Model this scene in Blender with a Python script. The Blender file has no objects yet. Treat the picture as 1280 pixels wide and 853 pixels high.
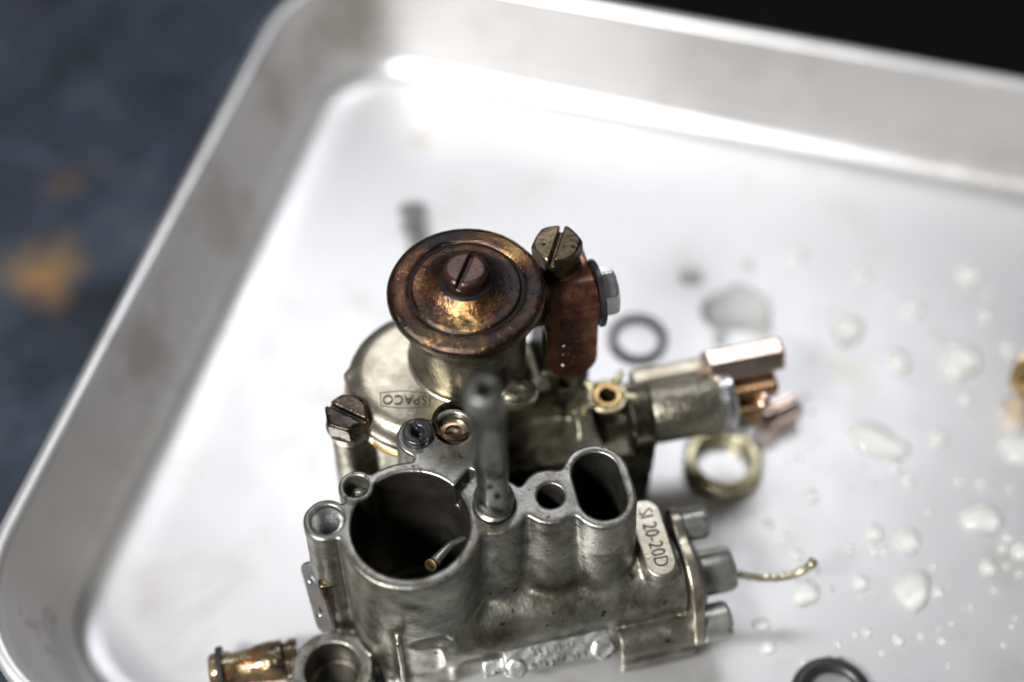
import bpy, bmesh, math, random
import numpy as np
from mathutils import Vector, Matrix

random.seed(7); np.random.seed(7)
CM = 0.01                                   # shapes are written in centimetres, built in metres
R = math.radians
scn = bpy.context.scene
col = scn.collection

# ------------------------------------------------------------------ camera
cd = bpy.data.cameras.new('camera'); cam = bpy.data.objects.new('camera', cd); col.objects.link(cam)
PITCH = R(55.0); DIST = 26.0
cam.location = (0, -DIST*math.cos(PITCH)*CM, (4.2+DIST*math.sin(PITCH))*CM)
cam.rotation_euler = (R(90)-PITCH, 0, 0)
cd.lens = 50; cd.sensor_width = 36; cd.clip_start = 0.005; cd.clip_end = 20
cd.dof.use_dof = True; cd.dof.focus_distance = 24.6*CM; cd.dof.aperture_fstop = 4.0
cd.dof.aperture_blades = 8
scn.camera = cam

# ------------------------------------------------------------------ world and lamps
w = bpy.data.worlds.new('World'); scn.world = w; w.use_nodes = True
bg = w.node_tree.nodes['Background']; bg.inputs[0].default_value = (0.93, 0.97, 1.0, 1); bg.inputs[1].default_value = 0.06

def area(name, loc, target, sx, sy, power, colr=(1, 1, 1)):
    d = bpy.data.lights.new(name, 'AREA'); d.shape = 'RECTANGLE'; d.size = sx*CM; d.size_y = sy*CM
    d.energy = power; d.color = colr
    o = bpy.data.objects.new(name, d); col.objects.link(o)
    o.location = Vector(loc)*CM
    o.rotation_euler = (Vector(target)-Vector(loc)).to_track_quat('-Z', 'Y').to_euler()
    return o
area('bench_lamp', (-29, -32, 52), (0, 3, 2), 18, 9, 8.2, (1.0, 0.985, 0.96))
area('back_fill', (1.5, 44, 70), (0, 6, 0), 60, 14, 1.7, (0.95, 0.955, 1.0))  # unseen fill added behind the tray to brighten its floor

vs = scn.view_settings
scn.display_settings.display_device = 'sRGB'
vs.view_transform = 'Standard'; vs.look = 'None'; vs.exposure = 0; vs.gamma = 1; vs.use_curve_mapping = False
scn.cycles.max_bounces = 10; scn.cycles.transmission_bounces = 8; scn.cycles.glossy_bounces = 6
scn.cycles.use_denoising = True
scn.cycles.sample_clamp_indirect = 6

# ------------------------------------------------------------------ materials
def ramp(nt, stops, interp='LINEAR'):
    n = nt.nodes.new('ShaderNodeValToRGB'); e = n.color_ramp.elements; n.color_ramp.interpolation = interp
    while len(e) < len(stops): e.new(0.5)
    for i, (p, c) in enumerate(stops):
        e[i].position = p; e[i].color = (c, c, c, 1) if isinstance(c, (int, float)) else (*c, 1)
    return n
def noise(nt, vec, scale, detail=5, rough=0.6, dist=0.0):
    n = nt.nodes.new('ShaderNodeTexNoise'); n.inputs['Scale'].default_value = scale
    n.inputs['Detail'].default_value = detail; n.inputs['Roughness'].default_value = rough
    n.inputs['Distortion'].default_value = dist
    nt.links.new(vec, n.inputs['Vector']); return n
def mixc(nt, fac, a, b):
    m = nt.nodes.new('ShaderNodeMix'); m.data_type = 'RGBA'
    for s, x in ((m.inputs[0], fac), (m.inputs[6], a), (m.inputs[7], b)):
        if isinstance(x, tuple): s.default_value = (*x, 1)
        elif isinstance(x, (int, float)): s.default_value = x
        else: nt.links.new(x, s)
    return m.outputs[2]
def mulc(nt, a, k):
    m = nt.nodes.new('ShaderNodeMix'); m.data_type = 'RGBA'; m.blend_type = 'MULTIPLY'; m.inputs[0].default_value = 1; m.inputs[7].default_value = (*k, 1); nt.links.new(a, m.inputs[6]); return m.outputs[2]
def mat(name, stops, scale=90, metallic=0.8, rough=(0.3, 0.5), spots=None, spot_scale=700, spot_at=0.62,
        stain=None, stain_scale=160, stain_at=(0.5, 0.62), bump=0.15, bump_scale=1500, bump2=0.0, bump2_scale=300, bump_d=0.25,
        coat=0.0, coat_rough=0.1, dist=0.3, stain_metal=None, patches=()):
    """mottled metal: colour stops over a broad noise, stains with their own outline, small dark specks, fine relief"""
    m = bpy.data.materials.new(name); m.use_nodes = True; nt = m.node_tree
    b = nt.nodes['Principled BSDF']; L = nt.links.new
    tc = nt.nodes.new('ShaderNodeTexCoord').outputs['Object']
    n1 = noise(nt, tc, scale, 6, 0.62, dist)
    c = ramp(nt, stops); L(n1.outputs['Fac'], c.inputs[0]); cc = c.outputs[0]
    rr = nt.nodes.new('ShaderNodeMapRange'); rr.inputs['From Min'].default_value = 0.3; rr.inputs['From Max'].default_value = 0.7
    rr.inputs['To Min'].default_value = rough[0]; rr.inputs['To Max'].default_value = rough[1]
    n2 = noise(nt, tc, scale*3.1, 5, 0.6); L(n2.outputs['Fac'], rr.inputs[0]); rg = rr.outputs[0]
    met = None
    if stain:
        off = nt.nodes.new('ShaderNodeVectorMath'); off.inputs[1].default_value = (0.37, 0.11, 0.23); L(tc, off.inputs[0])
        n3 = noise(nt, off.outputs[0], stain_scale, 7, 0.68, 0.6)
        s = ramp(nt, [(stain_at[0], 0.0), (stain_at[1], 1.0)]); L(n3.outputs['Fac'], s.inputs[0])
        cc = mixc(nt, s.outputs[0], cc, stain)
        if stain_metal is not None:
            mm = nt.nodes.new('ShaderNodeMapRange'); mm.inputs['To Min'].default_value = metallic; mm.inputs['To Max'].default_value = stain_metal
            L(s.outputs[0], mm.inputs[0]); met = mm.outputs[0]
    for ctr, pr, pc, amt in patches:                         # scorched or crusted areas with a ragged outline of their own
        vd = nt.nodes.new('ShaderNodeVectorMath'); vd.operation = 'DISTANCE'; vd.inputs[1].default_value = tuple(x*CM for x in ctr); L(tc, vd.inputs[0])
        n5 = noise(nt, tc, 420, 5, 0.65, 0.4); a1 = nt.nodes.new('ShaderNodeMath'); a1.operation = 'MULTIPLY_ADD'; a1.inputs[1].default_value = 2.0; a1.inputs[2].default_value = -1.0; L(n5.outputs['Fac'], a1.inputs[0])
        a2 = nt.nodes.new('ShaderNodeMath'); a2.operation = 'MULTIPLY_ADD'; a2.inputs[1].default_value = 1/(pr*CM); L(vd.outputs['Value'], a2.inputs[0]); L(a1.outputs[0], a2.inputs[2])
        s = ramp(nt, [(0.55, amt), (0.95, 0.0)]); L(a2.outputs[0], s.inputs[0]); cc = mixc(nt, s.outputs[0], cc, pc)
    if spots:
        n4 = noise(nt, tc, spot_scale, 3, 0.5)
        s = ramp(nt, [(spot_at, 0.0), (spot_at+0.04, 1.0)]); L(n4.outputs['Fac'], s.inputs[0])
        cc = mixc(nt, s.outputs[0], cc, spots)
    L(cc, b.inputs['Base Color']); L(rg, b.inputs['Roughness'])
    if met is None: b.inputs['Metallic'].default_value = metallic
    else: L(met, b.inputs['Metallic'])
    last = None
    for st, sc_ in ((bump, bump_scale), (bump2, bump2_scale)):
        if st > 0:
            nb = noise(nt, tc, sc_, 3, 0.55)
            bp = nt.nodes.new('ShaderNodeBump'); bp.inputs['Strength'].default_value = st; bp.inputs['Distance'].default_value = bump_d/sc_
            L(nb.outputs['Fac'], bp.inputs['Height'])
            if last: L(last, bp.inputs['Normal'])
            last = bp.outputs[0]
    if last: L(last, b.inputs['Normal'])
    if coat:
        b.inputs['Coat Weight'].default_value = coat; b.inputs['Coat Roughness'].default_value = coat_rough
        if last: L(last, b.inputs['Coat Normal'])
    return m
def plain(name, c, rough=0.5, metallic=0.0, bump=0.0, bscale=1500):
    return mat(name, [(0.35, tuple(x*0.82 for x in c)), (0.65, c)], metallic=metallic, rough=(rough*0.85, rough*1.15), bump=bump, bump_scale=bscale)

M = {}
M['cast'] = mat('cast_zinc', [(0.30, (0.078, 0.077, 0.061)), (0.48, (0.172, 0.171, 0.142)), (0.68, (0.32, 0.318, 0.275))], 95, 0.85, (0.30, 0.48),
                spots=(0.04, 0.036, 0.032), spot_scale=650, spot_at=0.665, stain=(0.060, 0.050, 0.034), stain_scale=120, stain_at=(0.48, 0.66), bump=0.4, bump_scale=1300, bump2=0.12, bump2_scale=400, coat=0.25, coat_rough=0.18)
M['machined'] = mat('worn_machined_zinc', [(0.32, (0.13, 0.13, 0.118)), (0.62, (0.30, 0.30, 0.28))], 120, 0.85, (0.28, 0.42),
                spots=(0.07, 0.065, 0.055), spot_scale=800, spot_at=0.66, stain=(0.12, 0.105, 0.08), stain_scale=170, bump=0.25)
M['olive'] = mat('oily_cast_zinc', [(0.3, (0.09, 0.083, 0.058)), (0.5, (0.19, 0.177, 0.13)), (0.7, (0.31, 0.29, 0.225))], 90, 0.85, (0.28, 0.45),
                stain=(0.035, 0.030, 0.02), stain_scale=100, stain_at=(0.46, 0.62), bump=0.3, bump_scale=1100, bump2=0.25, bump2_scale=280)
M['cover'] = mat('yellowed_nickel', [(0.3, (0.28, 0.245, 0.175)), (0.5, (0.42, 0.385, 0.30)), (0.7, (0.53, 0.50, 0.425))], 80, 0.92, (0.24, 0.38),
                spots=(0.10, 0.08, 0.06), spot_scale=650, spot_at=0.70, stain=(0.22, 0.17, 0.10), stain_scale=110, stain_at=(0.55, 0.7), bump=0.25, bump_scale=1400)
M['burnt'] = mat('burnt_brass', [(0.38, (0.010, 0.006, 0.006)), (0.48, (0.062, 0.025, 0.012)), (0.56, (0.22, 0.105, 0.036)), (0.68, (0.46, 0.30, 0.11))], 62, 0.95, (0.12, 0.30), bump_d=0.55,
                spots=(0.012, 0.008, 0.007), spot_scale=750, spot_at=0.66, stain=(0.014, 0.010, 0.009), stain_scale=150, stain_at=(0.50, 0.60), stain_metal=0.7,
                bump=0.85, bump_scale=2900, bump2=0.22, bump2_scale=600, coat=0.55, coat_rough=0.06,
                patches=(((0.75, 2.75, 6.05), 0.75, (0.016, 0.009, 0.008), 0.85), ((1.30, 2.12, 6.05), 0.45, (0.020, 0.009, 0.008), 0.85), ((1.55, 4.40, 6.1), 0.35, (0.010, 0.008, 0.008), 0.95), ((0.55, 3.35, 6.05), 0.5, (0.13, 0.045, 0.022), 0.5)))
M['burnt_screw'] = mat('burnt_steel', [(0.35, (0.020, 0.017, 0.018)), (0.5, (0.042, 0.030, 0.029)), (0.66, (0.085, 0.036, 0.026))], 130, 0.8, (0.3, 0.5),
                spots=(0.02, 0.015, 0.015), spot_scale=800, spot_at=0.62, bump=0.4, bump_scale=1500, coat=0.2)
M['copper'] = mat('tarnished_copper', [(0.34, (0.045, 0.021, 0.016)), (0.50, (0.19, 0.078, 0.048)), (0.66, (0.42, 0.20, 0.12))], 80, 0.95, (0.30, 0.45),
                spots=(0.03, 0.015, 0.01), spot_scale=800, spot_at=0.68, stain=(0.045, 0.025, 0.02), stain_scale=130, stain_at=(0.55, 0.68), bump=0.3, bump_scale=1200, coat=0.3, coat_rough=0.12)
M['bronze'] = mat('dark_bronze', [(0.3, (0.05, 0.038, 0.024)), (0.5, (0.16, 0.12, 0.07)), (0.68, (0.30, 0.235, 0.145))], 130, 0.95, (0.24, 0.4),
                spots=(0.03, 0.02, 0.015), spot_scale=600, spot_at=0.62, stain=(0.07, 0.05, 0.035), stain_scale=260, bump=0.3)
M['plate'] = mat('scuffed_zinc', [(0.3, (0.30, 0.30, 0.29)), (0.65, (0.54, 0.54, 0.53))], 140, 0.85, (0.32, 0.46), bump=0.4, bump_scale=900, spots=(0.08, 0.07, 0.06), spot_scale=900, spot_at=0.64)
M['violet'] = mat('tarnished_zinc', [(0.3, (0.14, 0.125, 0.125)), (0.65, (0.25, 0.23, 0.225))], 120, 0.8, (0.35, 0.5), bump=0.3, stain=(0.10, 0.085, 0.07), stain_scale=150)
M['oil_glint'] = mat('oil_glint_metal', [(0.3, (0.20, 0.13, 0.08)), (0.65, (0.42, 0.30, 0.19))], 300, 0.95, (0.06, 0.14), bump=0, coat=1.0, coat_rough=0.03)  # bright metal colour on the oil beads, put in as glints
M['dark_steel'] = mat('dark_steel', [(0.3, (0.06, 0.062, 0.06)), (0.65, (0.13, 0.13, 0.125))], 120, 0.8, (0.4, 0.55), bump=0.2)
M['red_brass'] = mat('red_brass', [(0.3, (0.22, 0.12, 0.055)), (0.65, (0.48, 0.30, 0.15))], 120, 0.97, (0.22, 0.36), bump=0.15)
M['pale_zinc'] = mat('pale_zinc', [(0.3, (0.26, 0.26, 0.245)), (0.65, (0.46, 0.46, 0.435))], 120, 0.85, (0.28, 0.42), bump=0.25, spots=(0.06, 0.05, 0.04), spot_scale=700, spot_at=0.68, stain=(0.14, 0.12, 0.09), stain_scale=170, stain_at=(0.56, 0.7))
M['dark_bronze'] = mat('sooty_bronze', [(0.3, (0.030, 0.023, 0.016)), (0.5, (0.10, 0.076, 0.046)), (0.70, (0.24, 0.185, 0.115))], 140, 0.92, (0.28, 0.45), spots=(0.02, 0.015, 0.012), spot_scale=500, spot_at=0.60, bump=0.5, bump_scale=1000)
M['bore'] = mat('dark_bore_metal', [(0.3, (0.030, 0.028, 0.023)), (0.65, (0.12, 0.112, 0.094))], 120, 0.8, (0.25, 0.4), bump=0.2)  # darker metal for the inside walls of bore and holes
M['brass'] = mat('brass', [(0.3, (0.36, 0.23, 0.09)), (0.65, (0.62, 0.44, 0.20))], 110, 0.98, (0.22, 0.36), bump=0.15, stain=(0.2, 0.11, 0.05), stain_scale=140, stain_at=(0.58, 0.72))
M['rusty_brass'] = mat('wet_rusty_brass', [(0.34, (0.03, 0.022, 0.016)), (0.46, (0.17, 0.13, 0.065)), (0.54, (0.27, 0.11, 0.045)), (0.60, (0.25, 0.20, 0.11)), (0.7, (0.42, 0.36, 0.22))], 150, 0.75, (0.15, 0.35),
                bump=0.5, bump_scale=900, bump2=0.5, bump2_scale=260, coat=0.8, coat_rough=0.05)
M['grimy_bronze'] = mat('grimy_bronze', [(0.38, (0.014, 0.012, 0.010)), (0.52, (0.060, 0.044, 0.030)), (0.70, (0.26, 0.165, 0.085))], 150, 0.9, (0.22, 0.4), spots=(0.012, 0.010, 0.009), spot_scale=600, spot_at=0.58, bump=0.6, bump_scale=1100, coat=0.25)
M['pale_brass'] = mat('pale_brass', [(0.3, (0.46, 0.43, 0.26)), (0.65, (0.66, 0.62, 0.42))], 110, 0.9, (0.26, 0.4), stain=(0.24, 0.2, 0.1), stain_scale=160, bump=0.1)
M['pink_copper'] = mat('bright_copper_plate', [(0.3, (0.50, 0.36, 0.29)), (0.65, (0.74, 0.60, 0.53))], 120, 0.98, (0.16, 0.3), bump=0.1)
M['steel'] = mat('plated_steel', [(0.3, (0.62, 0.62, 0.63)), (0.65, (0.82, 0.82, 0.83))], 110, 0.98, (0.18, 0.32), bump=0.12, stain=(0.3, 0.28, 0.25), stain_scale=200, stain_at=(0.6, 0.72))
M['grey_steel'] = mat('dull_steel', [(0.3, (0.20, 0.205, 0.20)), (0.65, (0.36, 0.36, 0.345))], 120, 0.9, (0.28, 0.42), bump=0.2, spots=(0.05, 0.045, 0.04), spot_scale=700, spot_at=0.68)
M['sinter'] = mat('grainy_steel', [(0.3, (0.22, 0.20, 0.155)), (0.65, (0.45, 0.42, 0.34))], 120, 0.95, (0.28, 0.4), bump=1.0, bump_scale=1000, spots=(0.09, 0.08, 0.06), spot_scale=1100, spot_at=0.62)
M['black_oxide'] = mat('black_oxide', [(0.3, (0.018, 0.019, 0.021)), (0.65, (0.06, 0.062, 0.068))], 150, 0.6, (0.22, 0.38), bump=0.3)
M['rubber'] = mat('black_rubber', [(0.3, (0.010, 0.010, 0.011)), (0.65, (0.020, 0.020, 0.022))], 150, 0.0, (0.3, 0.45), bump=0.15)
M['sheet_black'] = mat('dull_black', [(0.3, (0.002, 0.002, 0.002)), (0.65, (0.004, 0.004, 0.0045))], 30, 0.0, (0.8, 0.95), bump=0.3, bump_scale=400)
for x_ in ('sheet_black',): M[x_].node_tree.nodes['Principled BSDF'].inputs['Specular IOR Level'].default_value = 0.05
M['grime'] = plain('black_grime', (0.035, 0.030, 0.025), 0.5)
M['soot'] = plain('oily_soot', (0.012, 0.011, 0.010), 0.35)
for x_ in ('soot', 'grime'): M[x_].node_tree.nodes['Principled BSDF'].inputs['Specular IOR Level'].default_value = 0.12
M['tube'] = mat('grey_tube', [(0.3, (0.10, 0.105, 0.10)), (0.65, (0.34, 0.34, 0.32))], 130, 0.9, (0.25, 0.4), bump=0.2, stain=(0.04, 0.04, 0.035), stain_scale=170)

# ------------------------------------------------------------------ mesh helpers
def finish(name, me, m, parent=None):
    o = bpy.data.objects.new(name, me); col.objects.link(o)
    if m is not None:
        for x in (m if isinstance(m, (list, tuple)) else [m]): me.materials.append(x)
    if parent is not None: o.parent = parent
    return o
def from_np(name, V, Q, m, parent=None, smooth=True):
    me = bpy.data.meshes.new(name); n = Q.shape[1]
    me.vertices.add(len(V)); me.vertices.foreach_set('co', (V*CM).astype(np.float32).ravel())
    me.loops.add(Q.size); me.loops.foreach_set('vertex_index', Q.astype(np.int32).ravel())
    me.polygons.add(len(Q)); me.polygons.foreach_set('loop_start', (np.arange(len(Q))*n).astype(np.int32))
    me.polygons.foreach_set('use_smooth', np.full(len(Q), smooth))
    me.update(calc_edges=True); me.validate()
    return finish(name, me, m, parent)
def tag(o, label=None, cat=None, group=None, kind=None):
    if label: o['label'] = label
    if cat: o['category'] = cat
    if group: o['group'] = group
    if kind: o['kind'] = kind
    return o
def empty(name, loc, rz=0.0):
    o = bpy.data.objects.new(name, None); col.objects.link(o); o.empty_display_size = 0.01
    o.location = Vector(loc)*CM; o.rotation_euler = (0, 0, rz); return o

def frame(axis, loc):
    """columns: local x, y, z of a turned piece whose own axis points along `axis`"""
    z = Vector(axis).normalized(); x = Vector((0, 0, 1)).cross(z)
    x = Vector((1, 0, 0)) if x.length < 1e-4 else x.normalized()
    y = z.cross(x); return np.array([x, y, z]).T, np.array(loc, float)
def lathe(name, prof, m, parent=None, loc=(0, 0, 0), axis=(0, 0, 1), seg=64, smooth=True, closed=False, wob=0.0, sharp=35):
    A, l = frame(axis, loc); V = []; k = len(prof)
    for (r, z) in prof:
        for i in range(seg):
            t = 2*math.pi*i/seg; rr = r*(1+wob*math.sin(3*t+z*9)+0.6*wob*math.sin(7*t+1.3-z*5))
            V.append((rr*math.cos(t), rr*math.sin(t), z))
    V = np.array(V) @ A.T + l; Q = []
    for j in range(k if closed else k-1):
        j2 = (j+1) % k
        for i in range(seg):
            i2 = (i+1) % seg; Q.append((j*seg+i, j*seg+i2, j2*seg+i2, j2*seg+i))
    o = from_np(name, V, np.array(Q), m, parent, smooth)
    bm = bmesh.new(); bm.from_mesh(o.data); bmesh.ops.remove_doubles(bm, verts=bm.verts, dist=1e-7)
    bmesh.ops.recalc_face_normals(bm, faces=bm.faces); bm.to_mesh(o.data); bm.free()
    if smooth: o.data.set_sharp_from_angle(angle=R(sharp))
    return o
def tube(name, pts, rad, m, parent=None, seg=10, cap=True):
    """swept round bar through points; rad is a number or one per point"""
    P = np.array(pts, float); n = len(P); rad = [rad]*n if isinstance(rad, (int, float)) else rad
    V = []; prev = None
    for i in range(n):
        t = P[min(i+1, n-1)]-P[max(i-1, 0)]; t /= np.linalg.norm(t)
        a = np.cross(t, (0, 0, 1.0)) if prev is None else prev-t*(prev@t)
        if np.linalg.norm(a) < 1e-5: a = np.cross(t, (1.0, 0, 0))
        a /= np.linalg.norm(a); prev = a; b = np.cross(t, a)
        for j in range(seg):
            q = 2*math.pi*j/seg; V.append(P[i]+rad[i]*(a*math.cos(q)+b*math.sin(q)))
    me = bpy.data.meshes.new(name); F = []
    for i in range(n-1):
        for j in range(seg): j2 = (j+1) % seg; F.append((i*seg+j, i*seg+j2, (i+1)*seg+j2, (i+1)*seg+j))
    if cap: F.append(tuple(reversed(range(seg)))); F.append(tuple((n-1)*seg+j for j in range(seg)))
    me.from_pydata([tuple(v*CM) for v in V], [], F); me.polygons.foreach_set('use_smooth', [True]*len(F)); me.update()
    return finish(name, me, m, parent)

# ------------------------------------------------------------------ solid modelling on a distance grid
def smin(a, b, k):
    h = np.clip(0.5+0.5*(b-a)/k, 0, 1); return b+(a-b)*h-k*h*(1-h)
def smax(a, b, k): return -smin(-a, -b, k)
def cz(X, Y, Z, x, y, r, z0, z1, draft=0.0):
    d = np.hypot(X-x, Y-y)-(r+draft*(z1-Z)); return np.maximum(d, np.maximum(z0-Z, Z-z1))
def cu(X, Y, Z, y, z, r, x0, x1):
    d = np.hypot(Y-y, Z-z)-r; return np.maximum(d, np.maximum(x0-X, X-x1))
def cv(X, Y, Z, x, z, r, y0, y1):
    d = np.hypot(X-x, Z-z)-r; return np.maximum(d, np.maximum(y0-Y, Y-y1))
def box(X, Y, Z, x0, x1, y0, y1, z0, z1, r=0.05):
    qx = np.abs(X-(x0+x1)/2)-(x1-x0)/2+r; qy = np.abs(Y-(y0+y1)/2)-(y1-y0)/2+r; qz = np.abs(Z-(z0+z1)/2)-(z1-z0)/2+r
    o = np.sqrt(np.maximum(qx, 0)**2+np.maximum(qy, 0)**2+np.maximum(qz, 0)**2)
    return o+np.minimum(np.maximum(qx, np.maximum(qy, qz)), 0)-r
def slot_z(X, Y, Z, x, y, hl, r, z0, z1, draft=0.0):
    d = np.hypot(X-x, np.maximum(np.abs(Y-y)-hl, 0))-(r+draft*(z1-Z)); return np.maximum(d, np.maximum(z0-Z, Z-z1))
def ell(X, Y, Z, c, s):
    q = np.sqrt(((X-c[0])/s[0])**2+((Y-c[1])/s[1])**2+((Z-c[2])/s[2])**2); return (q-1)*min(s)
def hexp(X, Y, r):
    """hexagon with inradius r"""
    x = np.abs(X); y = np.abs(Y); return np.maximum(x*0.8660254+y*0.5, y)-r
def solid(name, b, vox, fn, m, parent=None, A=None, loc=None, relax=2):
    """skin of fn<0 inside the box b = (x0,x1,y0,y1,z0,z1); A, loc turn and move it into place"""
    ax = [np.arange(b[2*i]-2*vox, b[2*i+1]+2*vox, vox, dtype=np.float32) for i in range(3)]
    X, Y, Z = np.meshgrid(*ax, indexing='ij', sparse=True)
    f = np.ascontiguousarray(np.broadcast_to(fn(X, Y, Z), tuple(len(a) for a in ax))).astype(np.float32)
    s = f < 0; nx, ny, nz = f.shape
    cnt = np.zeros((nx-1, ny-1, nz-1), np.int8)
    for i in (0, 1):
        for j in (0, 1):
            for k in (0, 1): cnt += s[i:nx-1+i, j:ny-1+j, k:nz-1+k]
    act = (cnt > 0) & (cnt < 8); I = np.argwhere(act)
    ids = np.full(act.shape, -1, np.int32); ids[act] = np.arange(len(I))
    co = {(i, j, k): f[I[:, 0]+i, I[:, 1]+j, I[:, 2]+k] for i in (0, 1) for j in (0, 1) for k in (0, 1)}
    acc = np.zeros((len(I), 3), np.float32); n = np.zeros(len(I), np.float32)
    for d in range(3):
        for p in (0, 1):
            for q in (0, 1):
                a = [p, q]; a.insert(d, 0); e = [p, q]; e.insert(d, 1)
                fa, fb = co[tuple(a)], co[tuple(e)]; cr = (fa < 0) != (fb < 0)
                t = np.where(cr, fa/np.where(cr, fa-fb, 1), 0)
                pt = np.tile(np.array(a, np.float32), (len(I), 1)); pt[:, d] = t
                acc += pt*cr[:, None]; n += cr
    V = (I+acc/n[:, None])*vox+np.array([a[0] for a in ax])
    Qs = []
    for d in range(3):
        sl0 = [slice(None)]*3; sl1 = [slice(None)]*3; sl0[d] = slice(0, -1); sl1[d] = slice(1, None)
        s0, s1 = s[tuple(sl0)], s[tuple(sl1)]
        E_ = np.argwhere(s0 != s1); o1, o2 = [x for x in range(3) if x != d]
        sh = act.shape; ok = (E_[:, o1] > 0) & (E_[:, o2] > 0) & (E_[:, o1] < sh[o1]) & (E_[:, o2] < sh[o2]); E_ = E_[ok]
        inside = s0[tuple(E_.T)]
        c = []
        for da, db in ((-1, -1), (0, -1), (0, 0), (-1, 0)):
            T = E_.copy(); T[:, o1] += da; T[:, o2] += db; c.append(ids[tuple(T.T)])
        q = np.stack(c, 1); flip = ~inside if d != 1 else inside
        q[flip] = q[flip][:, ::-1]; Qs.append(q)
    Q = np.concatenate(Qs)
    for _ in range(relax):                                  # even out the grid steps
        sm = np.zeros_like(V); c = np.zeros(len(V))
        for a in range(4):
            i0, i1 = Q[:, a], Q[:, (a+1) % 4]
            for k in range(3): sm[:, k] += np.bincount(i0, V[i1, k], len(V))
            c += np.bincount(i0, minlength=len(V))
        V = V*0.5+0.5*sm/np.maximum(c, 1)[:, None]
    if A is not None: V = V @ A.T
    if loc is not None: V = V+np.array(loc)
    return from_np(name, V, Q, m, parent)

def text_mesh(name, s, size, m, parent, mtx, depth=0.02, offset=0.0, outline=0.0, squeeze=1.0, spacing=1.0):
    """lettering as real raised strokes; mtx places it (cm)"""
    c = bpy.data.curves.new(name, 'FONT'); c.body = s; c.size = size; c.align_x = 'CENTER'; c.align_y = 'CENTER'
    c.extrude = depth; c.offset = offset; c.space_character = spacing; c.resolution_u = 4
    if outline: c.fill_mode = 'NONE'; c.extrude = 0; c.bevel_depth = outline; c.bevel_resolution = 1
    t = bpy.data.objects.new(name, c); col.objects.link(t)
    dg = bpy.context.evaluated_depsgraph_get(); me = bpy.data.meshes.new_from_object(t.evaluated_get(dg))
    bpy.data.objects.remove(t); bpy.data.curves.remove(c)
    me.materials.clear(); me.transform(Matrix.Diagonal((CM, CM, CM, 1)) @ mtx @ Matrix.Diagonal((squeeze, 1, 1, 1)))
    me.name = name
    return finish(name, me, m, parent)

def drape(o, fn, z0, z1, base):
    """lay lettering on a curved top: heights above `base` are kept above the surface fn = 0"""
    n = len(o.data.vertices); c = np.zeros(n*3); o.data.vertices.foreach_get('co', c); c = c.reshape(-1, 3)/CM
    lo = np.full(n, z0); hi = np.full(n, z1)
    for _ in range(22):
        md = (lo+hi)/2; ins = fn(c[:, 0], c[:, 1], md) < 0; lo = np.where(ins, md, lo); hi = np.where(ins, hi, md)
    c[:, 2] += lo-base; o.data.vertices.foreach_set('co', (c*CM).ravel()); o.data.update()
def screw_fn(kind, r, h, slot=0.1, sd=0.14, ch=0.06, ang=0.0):
    ca, sa = math.cos(ang), math.sin(ang)
    def f(X, Y, Z):
        x = X*ca+Y*sa; y = -X*sa+Y*ca
        d = hexp(X, Y, r) if kind == 'hex' else np.hypot(X, Y)-r
        d = smax(d, Z-h, 0.03); d = np.maximum(d, -Z)
        if kind == 'hex': d = smax(d, (np.hypot(X, Y)-r*1.0+(Z-h)*1.0)*0.7, 0.03)      # dressed corners
        else: d = smax(d, (np.hypot(X, Y)-r+ch+(Z-h))*0.7, 0.03)
        if slot: d = smax(d, -np.maximum(np.abs(x)-slot/2, h-sd-Z), 0.025)
        return d
    return f
def screw(name, kind, r, h, m, parent, loc, axis=(0, 0, 1), spin=0.0, vox=0.016, **k):
    A, l = frame(axis, loc); c, s_ = math.cos(spin), math.sin(spin)
    A = A @ np.array([[c, -s_, 0], [s_, c, 0], [0, 0, 1]])
    q = r*1.2
    return solid(name, (-q, q, -q, q, -0.02, h), vox, screw_fn(kind, r, h, **k), m, parent, A, l)

# ================================================================== setting
def bench_mat():
    m = bpy.data.materials.new('worn_blue_bench_paint'); m.use_nodes = True; nt = m.node_tree; L = nt.links.new
    b = nt.nodes['Principled BSDF']; tc = nt.nodes.new('ShaderNodeTexCoord').outputs['Object']
    n1 = noise(nt, tc, 28, 6, 0.6, 0.4); c = ramp(nt, [(0.32, (0.008, 0.010, 0.013)), (0.5, (0.020, 0.026, 0.040)), (0.7, (0.044, 0.053, 0.070))]); L(n1.outputs[0], c.inputs[0])
    n2 = noise(nt, tc, 42, 4, 0.55, 0.3); s = ramp(nt, [(0.62, 0.0), (0.74, 0.4)]); L(n2.outputs[0], s.inputs[0])
    cc = mixc(nt, s.outputs[0], c.outputs[0], (0.11, 0.062, 0.03))
    # one worn-through spot of ochre primer
    vd = nt.nodes.new('ShaderNodeVectorMath'); vd.operation = 'DISTANCE'; vd.inputs[1].default_value = (-0.107, 0.050, 0); L(tc, vd.inputs[0])
    n3 = noise(nt, tc, 90, 4, 0.6); ad = nt.nodes.new('ShaderNodeMath'); ad.operation = 'MULTIPLY_ADD'; ad.inputs[1].default_value = 0.02; L(n3.outputs[0], ad.inputs[0]); L(vd.outputs['Value'], ad.inputs[2])
    s2 = ramp(nt, [(0.006, 0.9), (0.022, 0.0)]); L(ad.outputs[0], s2.inputs[0])
    cc = mixc(nt, s2.outputs[0], cc, (0.20, 0.115, 0.035))
    L(cc, b.inputs['Base Color']); b.inputs['Roughness'].default_value = 0.75; b.inputs['Specular IOR Level'].default_value = 0.2
    return m
me = bpy.data.meshes.new('bench_top'); bm = bmesh.new(); bmesh.ops.create_grid(bm, x_segments=2, y_segments=2, size=1.5); bm.to_mesh(me); bm.free()
bt = finish('bench_top', me, bench_mat()); bt.location.z = -0.25*CM; tag(bt, kind='structure')

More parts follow.
